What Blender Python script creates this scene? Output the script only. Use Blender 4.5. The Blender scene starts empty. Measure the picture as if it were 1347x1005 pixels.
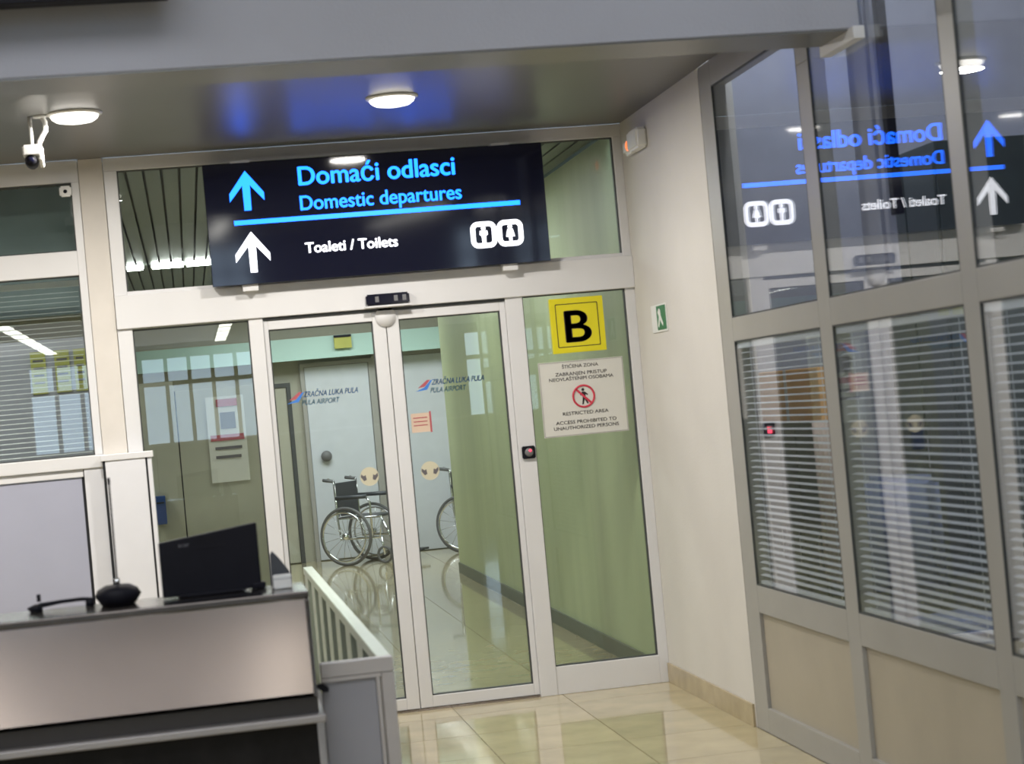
import bpy, bmesh, math, random
from mathutils import Matrix, Vector
random.seed(7)
SC = bpy.context.scene
COL = SC.collection

# ------------------------------------------------------------------ camera
cam_d = bpy.data.cameras.new('camera'); cam = bpy.data.objects.new('camera', cam_d); COL.objects.link(cam)
cam_d.sensor_width = 36; cam_d.lens = 2500.0/1347*36; cam_d.clip_end = 200; cam_d.clip_start = 0.05
RT = Vector((0.98170909, -0.16726391, -0.09093977)); DN = Vector((-0.08810028, 0.02433451, -0.99581433)); FW = Vector((0.16877677, 0.9856118, 0.00915341))
cam.matrix_world = Matrix(((RT[0], -DN[0], -FW[0], 0), (RT[1], -DN[1], -FW[1], 0), (RT[2], -DN[2], -FW[2], 1.6), (0, 0, 0, 1)))
SC.camera = cam
cam_d.dof.use_dof = True; cam_d.dof.focus_distance = 16.0; cam_d.dof.aperture_fstop = 4.8   # the photograph is soft, softest close by

# ------------------------------------------------------------------ world, exposure, large lights
SC.view_settings.view_transform = 'Standard'; SC.view_settings.look = 'None'
SC.view_settings.exposure = 0.0; SC.view_settings.gamma = 1.0; SC.view_settings.use_curve_mapping = False
w = bpy.data.worlds.new('daylight'); SC.world = w; w.use_nodes = True
w.node_tree.nodes['Background'].inputs[0].default_value = (0.62, 0.80, 1.0, 1)
w.node_tree.nodes['Background'].inputs[1].default_value = 4.5
try:
    SC.cycles.transparent_max_bounces = 24; SC.cycles.max_bounces = 10; SC.cycles.glossy_bounces = 6
except Exception: pass
LUM = 7.0        # hall ceiling fixtures
DOWN = 3.5      # round downlights
CORR = 12.0       # corridor fixtures
OFFICE = 4.5

def area(name, loc, sx, sy, power, rot=(0, 0, 0), col=(1, 1, 1)):
    l = bpy.data.lights.new(name, 'AREA'); l.shape = 'RECTANGLE'; l.size = sx; l.size_y = sy; l.energy = power; l.color = col
    o = bpy.data.objects.new(name, l); o.location = loc; o.rotation_euler = rot; COL.objects.link(o); return o
# added ambient light for the unseen hall above and behind the viewer, no fixtures
area('hall_ambient_light', (-1.5, 2.4, 4.6), 5.5, 3.0, 190, col=(0.95, 0.96, 1.0))
area('hall_ambient_light', (-2.0, -7.0, 3.0), 5.0, 8.0, 110, col=(0.95, 0.96, 1.0))

# ------------------------------------------------------------------ materials
def mat(name, col, rough=0.5, metal=0.0, emit=None, es=0.0, noise=0.0, nscale=8.0, bump=0.0, bscale=60.0, coat=0.0, spec=0.5, stretch=None, vary=0.0):
    m = bpy.data.materials.new(name); m.use_nodes = True; nt = m.node_tree; b = nt.nodes['Principled BSDF']
    b.inputs['Base Color'].default_value = (*col, 1); b.inputs['Roughness'].default_value = rough; b.inputs['Metallic'].default_value = metal
    b.inputs['Coat Weight'].default_value = coat; b.inputs['Specular IOR Level'].default_value = spec
    if emit: b.inputs['Emission Color'].default_value = (*emit, 1); b.inputs['Emission Strength'].default_value = es
    tc = nt.nodes.new('ShaderNodeTexCoord'); mp = nt.nodes.new('ShaderNodeMapping'); nt.links.new(tc.outputs['Object'], mp.inputs[0])
    if stretch: mp.inputs['Scale'].default_value = stretch
    if noise or vary:
        n = nt.nodes.new('ShaderNodeTexNoise'); n.inputs['Scale'].default_value = nscale; n.inputs['Detail'].default_value = 5
        nt.links.new(mp.outputs[0], n.inputs[0])
        mr = nt.nodes.new('ShaderNodeMapRange'); mr.inputs[1].default_value = 0.3; mr.inputs[2].default_value = 0.7
        mr.inputs[3].default_value = 1-noise; mr.inputs[4].default_value = 1+noise; nt.links.new(n.outputs[0], mr.inputs[0])
        out = mr.outputs[0]
        if vary:
            oi = nt.nodes.new('ShaderNodeObjectInfo'); m2 = nt.nodes.new('ShaderNodeMapRange'); m2.inputs[3].default_value = 1-vary; m2.inputs[4].default_value = 1+vary
            nt.links.new(oi.outputs['Random'], m2.inputs[0]); mm = nt.nodes.new('ShaderNodeMath'); mm.operation = 'MULTIPLY'
            nt.links.new(out, mm.inputs[0]); nt.links.new(m2.outputs[0], mm.inputs[1]); out = mm.outputs[0]
        v = nt.nodes.new('ShaderNodeVectorMath'); v.operation = 'SCALE'; v.inputs[0].default_value = col; nt.links.new(out, v.inputs['Scale'])
        nt.links.new(v.outputs[0], b.inputs['Base Color'])
    if bump:
        n2 = nt.nodes.new('ShaderNodeTexNoise'); n2.inputs['Scale'].default_value = bscale; nt.links.new(mp.outputs[0], n2.inputs[0])
        bp = nt.nodes.new('ShaderNodeBump'); bp.inputs['Strength'].default_value = bump; bp.inputs['Distance'].default_value = 0.01
        nt.links.new(n2.outputs[0], bp.inputs['Height']); nt.links.new(bp.outputs[0], b.inputs['Normal'])
    return m

def glassmat(name, tint, ior=1.55, rough=0.0):
    m = bpy.data.materials.new(name); m.use_nodes = True; nt = m.node_tree; nt.nodes.clear()
    o = nt.nodes.new('ShaderNodeOutputMaterial'); mx = nt.nodes.new('ShaderNodeMixShader'); t = nt.nodes.new('ShaderNodeBsdfTransparent')
    g = nt.nodes.new('ShaderNodeBsdfGlossy'); f = nt.nodes.new('ShaderNodeFresnel'); geo = nt.nodes.new('ShaderNodeNewGeometry')
    t.inputs[0].default_value = (*tint, 1); g.inputs['Roughness'].default_value = rough; g.inputs[0].default_value = (1, 1, 1, 1)
    # the same facing-independent index on both faces of the sheet
    mi = nt.nodes.new('ShaderNodeMapRange'); mi.inputs[3].default_value = ior; mi.inputs[4].default_value = 1/ior
    nt.links.new(geo.outputs['Backfacing'], mi.inputs[0])
    f.inputs[0].default_value = ior
    # fresnel on the outside of a thin sheet: keep one index (the node inverts it itself for back faces)
    inv = nt.nodes.new('ShaderNodeMapRange'); inv.inputs[3].default_value = ior; inv.inputs[4].default_value = 1.0/ior
    nt.links.new(geo.outputs['Backfacing'], inv.inputs[0]); nt.links.new(inv.outputs[0], f.inputs[0])
    nt.links.new(f.outputs[0], mx.inputs[0]); nt.links.new(t.outputs[0], mx.inputs[1]); nt.links.new(g.outputs[0], mx.inputs[2]); nt.links.new(mx.outputs[0], o.inputs[0])
    return m

M = dict(
    alu=mat('satin_aluminium_paint', (0.70, 0.695, 0.70), 0.38, noise=0.03, nscale=3, bump=0.03),
    alu_edge=mat('aluminium_dark_gasket', (0.05, 0.055, 0.055), 0.6),  # plain dark gasket colour
    alu_grey=mat('grey_aluminium_paint', (0.36, 0.35, 0.325), 0.4, noise=0.04, nscale=3, bump=0.03),
    cream=mat('cream_wall_paint', (0.64, 0.615, 0.57), 0.7, noise=0.03, nscale=2.5, bump=0.12, bscale=120),
    pillar=mat('pale_pillar_paint', (0.66, 0.62, 0.57), 0.6, noise=0.03),
    bulk=mat('grey_bulkhead_paint', (0.41, 0.42, 0.48), 0.65, noise=0.04, nscale=2, bump=0.1, bscale=90),
    soffit=mat('glossy_soffit_panel', (0.12, 0.118, 0.115), 0.36, noise=0.05, nscale=2, spec=1.0),
    hallceil=mat('hall_ceiling_paint', (0.6, 0.6, 0.6), 0.8, noise=0.03),
    hallwall=mat('hall_wall_paint', (0.5, 0.5, 0.5), 0.8, noise=0.05),
    tile=mat('polished_beige_tile', (0.49, 0.42, 0.255), 0.09, noise=0.12, nscale=5, coat=0.3, vary=0.05),
    grout=mat('floor_grout', (0.30, 0.26, 0.18), 0.7, noise=0.1),
    base=mat('beige_stone_skirting', (0.42, 0.345, 0.215), 0.25, noise=0.12, nscale=9),
    panel=mat('greige_infill_panel', (0.40, 0.36, 0.285), 0.35, noise=0.05, nscale=4, bump=0.03),
    bluegrey=mat('bluegrey_panel', (0.38, 0.39, 0.48), 0.45, noise=0.05, nscale=2),
    white=mat('white_laminate', (0.72, 0.72, 0.75), 0.4, noise=0.02),
    plastic=mat('white_plastic', (0.8, 0.8, 0.78), 0.35, noise=0.02),
    black=mat('black_seam', (0.008, 0.008, 0.01), 0.5),
    blackgloss=mat('black_gloss_sign_face', (0.006, 0.007, 0.02), 0.06, spec=0.45),
    blackmatte=mat('black_matte_plastic', (0.007, 0.007, 0.012), 0.6, noise=0.2, spec=0.2),
    steel=mat('brushed_stainless', (0.25, 0.215, 0.20), 0.15, metal=1.0, noise=0.10, nscale=1.6),
    steeldark=mat('dark_stainless', (0.10, 0.09, 0.085), 0.16, metal=0.9, noise=0.15),
    chrome=mat('chrome', (0.75, 0.76, 0.78), 0.12, metal=1.0),
    groove=mat('counter_groove', (0.028, 0.024, 0.022), 0.5),
    lip=mat('counter_lip', (0.34, 0.32, 0.315), 0.4, metal=0.6),
    darkbase=mat('dark_stone_front', (0.012, 0.011, 0.011), 0.6, noise=0.5, nscale=9, spec=0.2),
    green=mat('green_wall_paint', (0.46, 0.52, 0.30), 0.5, noise=0.08, nscale=1.2, stretch=(1, 3, 0.3)),
    greybase=mat('grey_green_skirting', (0.10, 0.12, 0.085), 0.4, noise=0.1),
    beige=mat('beige_corridor_wall', (0.42, 0.41, 0.33), 0.6, noise=0.04),
    innerteal=mat('grey_teal_lintel', (0.20, 0.25, 0.26), 0.6, noise=0.05),
    teal=mat('teal_beam_paint', (0.42, 0.60, 0.54), 0.45, noise=0.05, nscale=1.0),
    slatm=mat('dark_ceiling_strip', (0.13, 0.15, 0.145), 0.4, noise=0.06, vary=0.06),
    whitedoor=mat('white_door_paint', (0.62, 0.65, 0.70), 0.35, noise=0.03),
    blind=mat('blind_slat_enamel', (0.72, 0.74, 0.76), 0.35, noise=0.02),
    orange=mat('orange_cardboard', (0.85, 0.42, 0.13), 0.7, noise=0.08),
    officewall=mat('office_wall_paint', (0.36, 0.36, 0.42), 0.75, noise=0.05),
    cabinet=mat('dark_green_grey_cabinet', (0.035, 0.045, 0.042), 0.35, noise=0.1),
    cabgrey=mat('grey_metal_cabinet', (0.16, 0.16, 0.165), 0.45, noise=0.1),
    chairblue=mat('blue_chair_fabric', (0.15, 0.18, 0.30), 0.85, noise=0.15, nscale=60),
    pinkish=mat('pinkish_curtain', (0.55, 0.42, 0.36), 0.8, noise=0.1),
    yellow=mat('sign_yellow', (0.75, 0.66, 0.01), 0.45, noise=0.03),
    signblack=mat('sign_black_brown', (0.018, 0.008, 0.01), 0.45),
    paper=mat('sign_white_paper', (0.68, 0.67, 0.62), 0.5, noise=0.02),
    textgrey=mat('print_grey', (0.13, 0.12, 0.13), 0.6),
    red=mat('print_red', (0.60, 0.035, 0.07), 0.5),
    greenprint=mat('exit_green', (0.015, 0.17, 0.075), 0.4),
    decalblue=mat('decal_blue', (0.05, 0.20, 0.62), 0.5),
    decallight=mat('decal_light_blue', (0.13, 0.36, 0.58), 0.5),
    decalred=mat('decal_red', (0.45, 0.10, 0.12), 0.5),
    beigepaper=mat('beige_sticker', (0.62, 0.58, 0.43), 0.6),
    peach=mat('peach_paper', (0.68, 0.52, 0.40), 0.6, noise=0.05),
    yellowpaper=mat('yellow_green_paper', (0.42, 0.42, 0.10), 0.7, noise=0.06),
    bluebin=mat('blue_plastic', (0.02, 0.06, 0.22), 0.4),
    vinyl=mat('dark_vinyl', (0.05, 0.055, 0.065), 0.4, noise=0.1),
    rubber=mat('grey_rubber', (0.12, 0.12, 0.125), 0.6),
    convalu=mat('worn_grey_rail', (0.44, 0.415, 0.405), 0.4, noise=0.06),
    convpanel=mat('grey_end_panel', (0.29, 0.29, 0.32), 0.45, noise=0.05, nscale=3),
    railm=mat('pale_green_rail', (0.34, 0.385, 0.30), 0.3, noise=0.05),
    e_cyan=mat('lit_cyan_lettering', (0, 0, 0), 0.5, emit=(0.006, 0.125, 1.0), es=5.5),
    e_cyancore=mat('lit_pale_cyan', (0, 0, 0), 0.5, emit=(0.25, 0.75, 1.0), es=1.6),
    e_white=mat('lit_white_lettering', (0, 0, 0), 0.5, emit=(0.95, 0.95, 1.0), es=2.6),
    e_down=mat('lit_downlight_lens', (1, 1, 1), 0.5, emit=(1.0, 0.95, 0.88), es=DOWN),
    e_lum=mat('lit_fluorescent', (1, 1, 1), 0.5, emit=(1.0, 0.98, 0.9), es=LUM*2.2),
    e_hall=mat('lit_hall_panel', (1, 1, 1), 0.5, emit=(0.95, 0.97, 1.0), es=LUM),
    e_corr=mat('lit_corridor_tube', (1, 1, 1), 0.5, emit=(0.96, 1.0, 0.96), es=CORR*2),
    e_office=mat('lit_office_panel', (1, 1, 1), 0.5, emit=(0.9, 0.95, 1.0), es=OFFICE*2),
    e_orange=mat('lit_orange_lamp', (0, 0, 0), 0.5, emit=(1.0, 0.20, 0.06), es=1.6),
    e_red=mat('lit_red_led', (0, 0, 0), 0.5, emit=(1.0, 0.05, 0.1), es=3.0),
    g_clear=glassmat('clear_greenish_glass', (0.93, 0.96, 0.94), 1.5),
    g_part=glassmat('partition_glass', (0.93, 0.95, 0.97), 1.62),
)

# ------------------------------------------------------------------ helpers
def link(name, bm, m, parent=None, smooth=False, bevel=0.0):
    me = bpy.data.meshes.new(name); bm.normal_update(); bm.to_mesh(me); bm.free()
    if m: me.materials.append(m)
    if smooth:
        for p in me.polygons: p.use_smooth = True
    o = bpy.data.objects.new(name, me); COL.objects.link(o)
    if parent: o.parent = parent
    if bevel:
        b = o.modifiers.new('bevel', 'BEVEL'); b.width = bevel; b.segments = 2; b.limit_method = 'ANGLE'
    return o
def bx(bm, x0, x1, y0, y1, z0, z1):
    v = [bm.verts.new(p) for p in ((x0,y0,z0),(x1,y0,z0),(x1,y1,z0),(x0,y1,z0),(x0,y0,z1),(x1,y0,z1),(x1,y1,z1),(x0,y1,z1))]
    for f in ((3,2,1,0),(4,5,6,7),(0,1,5,4),(1,2,6,5),(2,3,7,6),(3,0,4,7)): bm.faces.new([v[i] for i in f])
def rel(parent, x0, x1, y0, y1, z0, z1):
    if parent is None: return x0, x1, y0, y1, z0, z1
    l = parent.get('_o', None)
    p = Vector((0, 0, 0)); q = parent
    while q is not None: p += Vector(q.location); q = q.parent
    return x0-p.x, x1-p.x, y0-p.y, y1-p.y, z0-p.z, z1-p.z
def box(name, x0, x1, y0, y1, z0, z1, m, parent=None, bevel=0.0):
    """a box in world coordinates (its parents must be unrotated)"""
    bm = bmesh.new(); bx(bm, *rel(parent, x0, x1, y0, y1, z0, z1)); return link(name, bm, m, parent, bevel=bevel)
def boxes(name, lst, m, parent=None, bevel=0.0):
    bm = bmesh.new()
    for b in lst: bx(bm, *rel(parent, *b))
    return link(name, bm, m, parent, bevel=bevel)
def prism(name, pts, axis, a0, a1, m, parent=None, bevel=0.0, local=True):
    """extruded polygon; axis 'y': pts (x,z), axis 'x': pts (y,z), axis 'z': pts (x,y)"""
    bm = bmesh.new()
    def P(p, a): return {'y': (p[0], a, p[1]), 'x': (a, p[0], p[1]), 'z': (p[0], p[1], a)}[axis]
    A = [bm.verts.new(P(p, a0)) for p in pts]; B = [bm.verts.new(P(p, a1)) for p in pts]
    bm.faces.new(A); bm.faces.new(B[::-1]); n = len(pts)
    for i in range(n): bm.faces.new((A[i], B[i], B[(i+1) % n], A[(i+1) % n]))
    bmesh.ops.recalc_face_normals(bm, faces=bm.faces)
    return link(name, bm, m, parent, bevel=bevel)
def tube_bm(bm, pts, r, n=10, closed=False):
    pts = [Vector(p) for p in pts]; rings = []; N = len(pts)
    up = None
    for i, p in enumerate(pts):
        a = pts[i-1] if (i > 0 or closed) else p; b = pts[(i+1) % N] if (i < N-1 or closed) else p
        d = (b-a).normalized()
        if up is None:
            up = d.orthogonal().normalized()
        u = (up - d*up.dot(d)); u = u.normalized() if u.length > 1e-6 else d.orthogonal().normalized(); up = u
        v = d.cross(u); rr = r[i] if isinstance(r, (list, tuple)) else r
        rings.append([bm.verts.new(p + (u*math.cos(2*math.pi*k/n) + v*math.sin(2*math.pi*k/n))*rr) for k in range(n)])
    for i in range(N if closed else N-1):
        A, B = rings[i], rings[(i+1) % N]
        for k in range(n): bm.faces.new((A[k], A[(k+1) % n], B[(k+1) % n], B[k]))
    if not closed: bm.faces.new(rings[0][::-1]); bm.faces.new(rings[-1])
def tube(name, pts, r, m, parent=None, n=10, closed=False):
    bm = bmesh.new(); tube_bm(bm, pts, r, n, closed); bmesh.ops.recalc_face_normals(bm, faces=bm.faces); return link(name, bm, m, parent, smooth=True)
def lathe_bm(bm, prof, c, n=32, ax='z'):
    """prof: (r, h) list"""
    rings = []
    for r, h in prof:
        ring = []
        for k in range(n):
            a = 2*math.pi*k/n; q = (r*math.cos(a), r*math.sin(a))
            p = {'z': (q[0], q[1], h), 'y': (q[0], h, q[1]), 'x': (h, q[0], q[1])}[ax]
            ring.append(bm.verts.new((c[0]+p[0], c[1]+p[1], c[2]+p[2])))
        rings.append(ring)
    for A, B in zip(rings, rings[1:]):
        for k in range(n): bm.faces.new((A[k], A[(k+1) % n], B[(k+1) % n], B[k]))
    bm.faces.new(rings[0][::-1]); bm.faces.new(rings[-1])
    bmesh.ops.remove_doubles(bm, verts=bm.verts, dist=1e-6)
    bmesh.ops.recalc_face_normals(bm, faces=bm.faces)
def lathe(name, prof, c, m, parent=None, n=32, ax='z', smooth=True):
    bm = bmesh.new(); lathe_bm(bm, prof, c, n, ax); o = link(name, bm, m, parent, smooth=False)
    if smooth:
        for p in o.data.polygons: p.use_smooth = len(p.vertices) <= 4
    return o
def thing(name, label, cat, loc=(0, 0, 0), rz=0.0, group=None):
    o = bpy.data.objects.new(name, None); COL.objects.link(o); o.location = loc; o.rotation_euler = (0, 0, rz); o.empty_display_size = 0.1
    o['label'] = label; o['category'] = cat
    if group: o['group'] = group
    return o
def tag(o, label, cat, group=None):
    o['label'] = label; o['category'] = cat
    if group: o['group'] = group
    return o
def struct(o): o['kind'] = 'structure'; return o
def sroot(name): return struct(bpy.data.objects.new(name, None)) if False else _sroot(name)
def _sroot(name):
    o = bpy.data.objects.new(name, None); COL.objects.link(o); o['kind'] = 'structure'; o.empty_display_size = 0.1; return o
def text(name, body, x0, x1, zb, y, cap, m, parent, ext=0.001, bold=0.0, shear=0.0, axis='y', mirror=False):
    """lettering standing on a wall that faces -Y: fits [x0,x1], baseline zb, cap height cap"""
    c = bpy.data.curves.new(name, 'FONT'); c.body = body; c.size = 1.0; c.extrude = 0; c.shear = shear
    o = bpy.data.objects.new(name, c); COL.objects.link(o); bpy.context.view_layer.update()
    me = bpy.data.meshes.new_from_object(o); bpy.data.objects.remove(o)
    xs = [v.co.x for v in me.vertices]; mnx, mxx = min(xs), max(xs)
    sx = (x1-x0)/(mxx-mnx); sz = cap/0.73
    px = Vector((0, 0, 0)); q = parent
    while q is not None: px += Vector(q.location); q = q.parent
    bm = bmesh.new(); bm.from_mesh(me); bpy.data.meshes.remove(me)
    if bold:      # heavier strokes: the same outlines laid down again a little to each side
        src = bm.verts[:] + bm.edges[:] + bm.faces[:]
        for dx, dy in ((bold, 0), (-bold, 0), (0, bold*0.7), (0, -bold*0.7)):
            g = bmesh.ops.duplicate(bm, geom=src)['geom']
            bmesh.ops.translate(bm, verts=[e for e in g if isinstance(e, bmesh.types.BMVert)], vec=(dx, dy, 0))
    r = bmesh.ops.extrude_face_region(bm, geom=bm.faces[:])
    for v in r['geom']:
        if isinstance(v, bmesh.types.BMVert): v.co.z -= 1
    for v in bm.verts:
        X, Z, e = v.co.x, v.co.y, v.co.z
        v.co = (x0+(X-mnx)*sx-px.x, y-(0 if e < -0.5 else ext)-px.y, zb+Z*sz-px.z)
    bmesh.ops.recalc_face_normals(bm, faces=bm.faces)
    return link(name, bm, m, parent)

D = 10.04; XW = 2.438; ZC = 3.04

# ------------------------------------------------------------------ setting: shell
# floor: a slab with recessed joints between polished tiles
floor = struct(box('floor', -8.2, 8.2, -15.2, 21.6, -0.2, -0.006, M['grout']))
tm = bmesh.new(); s = 0.298
bx(tm, -s, s, -s, s, -0.006, 0.0); tile_me = bpy.data.meshes.new('tile'); tm.to_mesh(tile_me); tm.free(); tile_me.materials.append(M['tile'])
ix0 = [XW-0.3-0.6*i for i in range(0, 7)]
near = set()
for i, x in enumerate(ix0):
    for j in range(-2, 19):
        y = 7.64+0.6*j
        if y > 17.0 or (i > 4 and y > 10): continue
        t = bpy.data.objects.new('tile', tile_me); COL.objects.link(t); t.location = (x, y, 0.0); t.parent = floor; near.add((i, j))
bm = bmesh.new()
for i in range(-9, 18):
    x = XW-0.3-0.6*i
    if x < -8.0 or x > 8.0: continue
    for j in range(-38, 24):
        y = 7.64+0.6*j
        if (i, j) in near: continue
        if x > XW and 4.6 < y < 17: continue
        bx(bm, x-s, x+s, y-s, y+s, -0.006, 0.0)
rest = link('tile', bm, M['tile'], floor); rest['kind'] = 'stuff'

# hall shell
struct(box('ceiling', -8.2, 8.2, -3.0, 6.64, 5.2, 5.4, M['hallceil']))
struct(box('ceiling', -8.2, 8.2, -15.2, -3.0, 3.1, 3.3, M['hallceil']))
step = _sroot('wall_step')  # high openings added so bright and dark zones reflect in the counter front
boxes('wall_panel', [(-8.2, 8.2, -3.05, -2.9, 3.1, 3.55), (-8.2, 8.2, -3.05, -2.9, 4.75, 5.3), (-8.2, -4.2, -3.05, -2.9, 3.55, 4.75), (-2.2+1.35, 0.15, -3.05, -2.9, 3.55, 4.75), (1.35, 8.2, -3.05, -2.9, 3.55, 4.75)], M['hallwall'], step)
for x in (-3.5, -2.6, -1.7, 0.75): box('mullion', x-0.05, x+0.05, -3.04, -2.92, 3.55, 4.75, M['alu_grey'], step)
struct(box('wall_left', -8.2, -8.0, -15.2, 21.6, 0, 5.3, M['hallwall']))
struct(box('wall_far_right', 8.0, 8.2, -15.2, 4.4, 0, 5.3, M['hallwall']))
struct(box('wall_office_side', XW+0.05, 8.2, 4.36, 4.46, 0, 5.3, M['hallwall']))
# rear wall with a long band of windows (daylight)
rear = _sroot('wall_rear')
wins = [(-2.75, -1.40), (-0.75, 1.35), (5.2, 6.4)]
edges = [-8.2] + [e for w_ in wins for e in w_] + [8.2]
boxes('wall_panel', [(-8.2, 8.2, -15.2, -15.0, 0, 1.38), (-8.2, 8.2, -15.2, -15.0, 2.92, 3.3)] + [(edges[2*i], edges[2*i+1], -15.2, -15.0, 1.38, 2.92) for i in range(len(wins)+1)], M['hallwall'], rear)
for a_, b_ in wins:
    n_ = max(2, round((b_-a_)/0.45))
    for i in range(1, n_): box('mullion', a_+(b_-a_)*i/n_-0.035, a_+(b_-a_)*i/n_+0.035, -15.15, -15.0, 1.38, 2.92, M['hallwall'], rear)
boxes('window_rail', [(-8.2, 8.2, -15.13, -15.03, 2.42, 2.5)], M['hallwall'], rear)
box('sill', -8.2, 8.2, -15.0, -14.8, 1.34, 1.38, M['white'], rear)

# bulkhead across the hall and the glossy soffit behind it
struct(box('wall_bulkhead', -8.2, XW, 6.35, 6.64, 2.79, 5.3, M['bulk'], bevel=0.004))
struct(box('ceiling_soffit', -8.2, XW, 6.64, D, ZC, ZC+0.06, M['soffit']))
struct(box('trim_1', XW-0.045, XW-0.002, 6.30, 6.66, 2.745, 2.79, M['alu'], bevel=0.003))
struct(box('trim_6', -8.2, XW-0.046, 6.352, 6.639, 2.783, 2.7895, M['soffit']))
# right plain wall with its stone skirting
struct(box('wall_right', XW, XW+0.16, 8.445, D+0.08, 0, 3.3, M['cream']))
struct(box('baseboard_right', XW-0.012, XW, 8.46, D-0.002, 0.0, 0.105, M['base'], bevel=0.002))

# ------------------------------------------------------------------ door wall: aluminium screen
def pane(name, parent, x0, x1, z0, z1, y, m=None, g=0.010):
    """glass sheet with a dark gasket line around it"""
    box('glass', x0, x1, y+0.02, y+0.026, z0, z1, m or M['g_clear'], parent)
    boxes('gasket', [(x0, x1, y+0.006, y+0.034, z0-0.0, z0+g*0.6), (x0, x1, y+0.006, y+0.034, z1-g*0.6, z1), (x0, x0+g*0.6, y+0.006, y+0.034, z0+g*0.6, z1-g*0.6), (x1-g*0.6, x1, y+0.006, y+0.034, z0+g*0.6, z1-g*0.6)], M['alu_edge'], parent)
F0, F1 = D, D+0.07
# window_1: transom over the doors
w1 = _sroot('window_1')
box('frame_rail', -0.322, XW, F0, F1, 2.97, ZC, M['alu'], w1, 0.003)
box('frame_stile', -0.322, -0.255, F0, F1, 2.32, 2.97, M['alu'], w1, 0.003)
box('frame_stile', 2.39, XW, F0, F1, 2.32, 2.97, M['alu'], w1, 0.003)
pane('glass', w1, -0.255, 2.39, 2.32, 2.97, D+0.012)
box('glazing_bead', -0.255, 2.39, D+0.002, D+0.02, 2.32, 2.338, M['alu'], w1)
# header beam
struct(box('trim_2', -0.322, XW, D-0.02, F1+0.02, 2.145, 2.32, M['alu'], bevel=0.004))
# window_2: left office-side window
w2 = _sroot('window_2')
for a in ((-0.49, -0.45), (-1.98, -1.90), (-3.48, -3.40)):
    box('frame_stile', a[0], a[1], F0, F1, 1.51, 2.925, M['alu'], w2, 0.003)
box('frame_rail', -3.48, -0.45, F0, F1, 2.925, ZC, M['alu'], w2, 0.003)
for a in ((-1.90, -0.49), (-3.40, -1.98)):
    box('frame_rail', a[0], a[1], F0, F1, 2.443, 2.57, M['alu'], w2, 0.003)
    pane('glass', w2, a[0], a[1], 2.57, 2.925, D+0.01)
    pane('glass', w2, a[0], a[1], 1.51, 2.443, D+0.01)
struct(box('wall_door_side', -8.2, -3.48, D, D+0.12, 0, ZC, M['cream']))
# pillar between
pl = struct(box('wall_pillar', -0.448, -0.325, D-0.004, D+0.12, 0, ZC, M['pillar'], bevel=0.002))
# window_3: left sidelight
w3 = _sroot('window_3')
box('frame_stile', -0.322, -0.246, F0, F1, 0, 2.145, M['alu'], w3, 0.003)
box('frame_stile', 0.353, 0.427, F0-0.004, F1, 0, 2.145, M['alu'], w3, 0.003)
box('frame_rail', -0.246, 0.353, F0, F1, 0, 0.15, M['alu'], w3, 0.003)
pane('glass', w3, -0.246, 0.353, 0.15, 2.138, D+0.01)
# window_4: right fixed panel
w4 = _sroot('window_4')
box('frame_stile', 1.721, 1.815, F0-0.004, F1, 0, 2.145, M['alu'], w4, 0.003)
box('frame_stile', 2.385, XW, F0, F1, 0, 2.145, M['alu'], w4, 0.003)
box('frame_rail', 1.815, 2.385, F0, F1, 0, 0.15, M['alu'], w4, 0.003)
pane('glass', w4, 1.815, 2.385, 0.15, 2.145, D+0.01)
# the two sliding leaves
def leaf(name, x0, x1, s0, s1, y):
    d = _sroot(name)
    box('stile', x0, s0, y, y+0.045, 0.012, 2.13, M['alu'], d, 0.003)
    box('stile', s1, x1, y, y+0.045, 0.012, 2.13, M['alu'], d, 0.003)
    box('bottom_rail', s0, s1, y, y+0.045, 0.012, 0.073, M['alu'], d, 0.003)
    box('top_rail', s0, s1, y, y+0.045, 2.080, 2.13, M['alu'], d, 0.003)
    pane('glass', d, s0, s1, 0.073, 2.080, y+0.004)
    return d
leaf('door_1', 0.428, 1.072, 0.453, 1.003, D+0.012)
leaf('door_2', 1.076, 1.720, 1.142, 1.690, D+0.012)
lathe('meeting_cap', [(0.0, -0.012), (0.055, -0.012), (0.055, 0.0), (0.0, 0.0)], (1.074, D+0.012, 2.10), M['alu'], bpy.data.objects['door_1'], 24, 'y')
struct(box('trim_3', 0.43, 1.72, D+0.0, D+0.07, 2.132, 2.145, M['alu_edge']))
struct(box('trim_4', 0.43, 1.72, D+0.005, D+0.065, 0.0, 0.011, M['steel']))

# blue-grey cladding under the left window and the boxed-in column base
cl = _sroot('wall_lower_left')
box('ledge', -3.48, -0.44, D-0.07, D+0.07, 1.445, 1.51, M['alu'], cl, 0.004)
box('panel', -1.80, -0.565, D-0.045, D+0.04, 0.0, 1.40, M['bluegrey'], cl, 0.002)
box('panel', -3.40, -1.83, D-0.045, D+0.04, 0.0, 1.40, M['bluegrey'], cl, 0.002)
box('rail', -3.48, -0.555, D-0.055, D+0.04, 1.405, 1.443, M['alu'], cl, 0.002)
box('panel_strip', -0.550, -0.452, D-0.06, D+0.04, 0.0, 1.445, M['white'], cl, 0.002)
box('seam', -0.566, -0.549, D-0.04, D+0.02, 0.0, 1.44, M['black'], cl)
cb = thing('column_casing', 'white boxed casing around the foot of the pillar beside the doors', 'casing', (-0.33, D-0.07, 0))
box('cover_panel', -0.438, -0.236, D-0.13, D-0.115, 0.0, 1.475, M['white'], cb, 0.002)
box('side_panel', -0.226, -0.205, D-0.128, D-0.006, 0.0, 1.475, M['white'], cb, 0.002)
box('seam', -0.2365, -0.2255, D-0.124, D-0.03, 0.0, 1.475, M['black'], cb)
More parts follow.
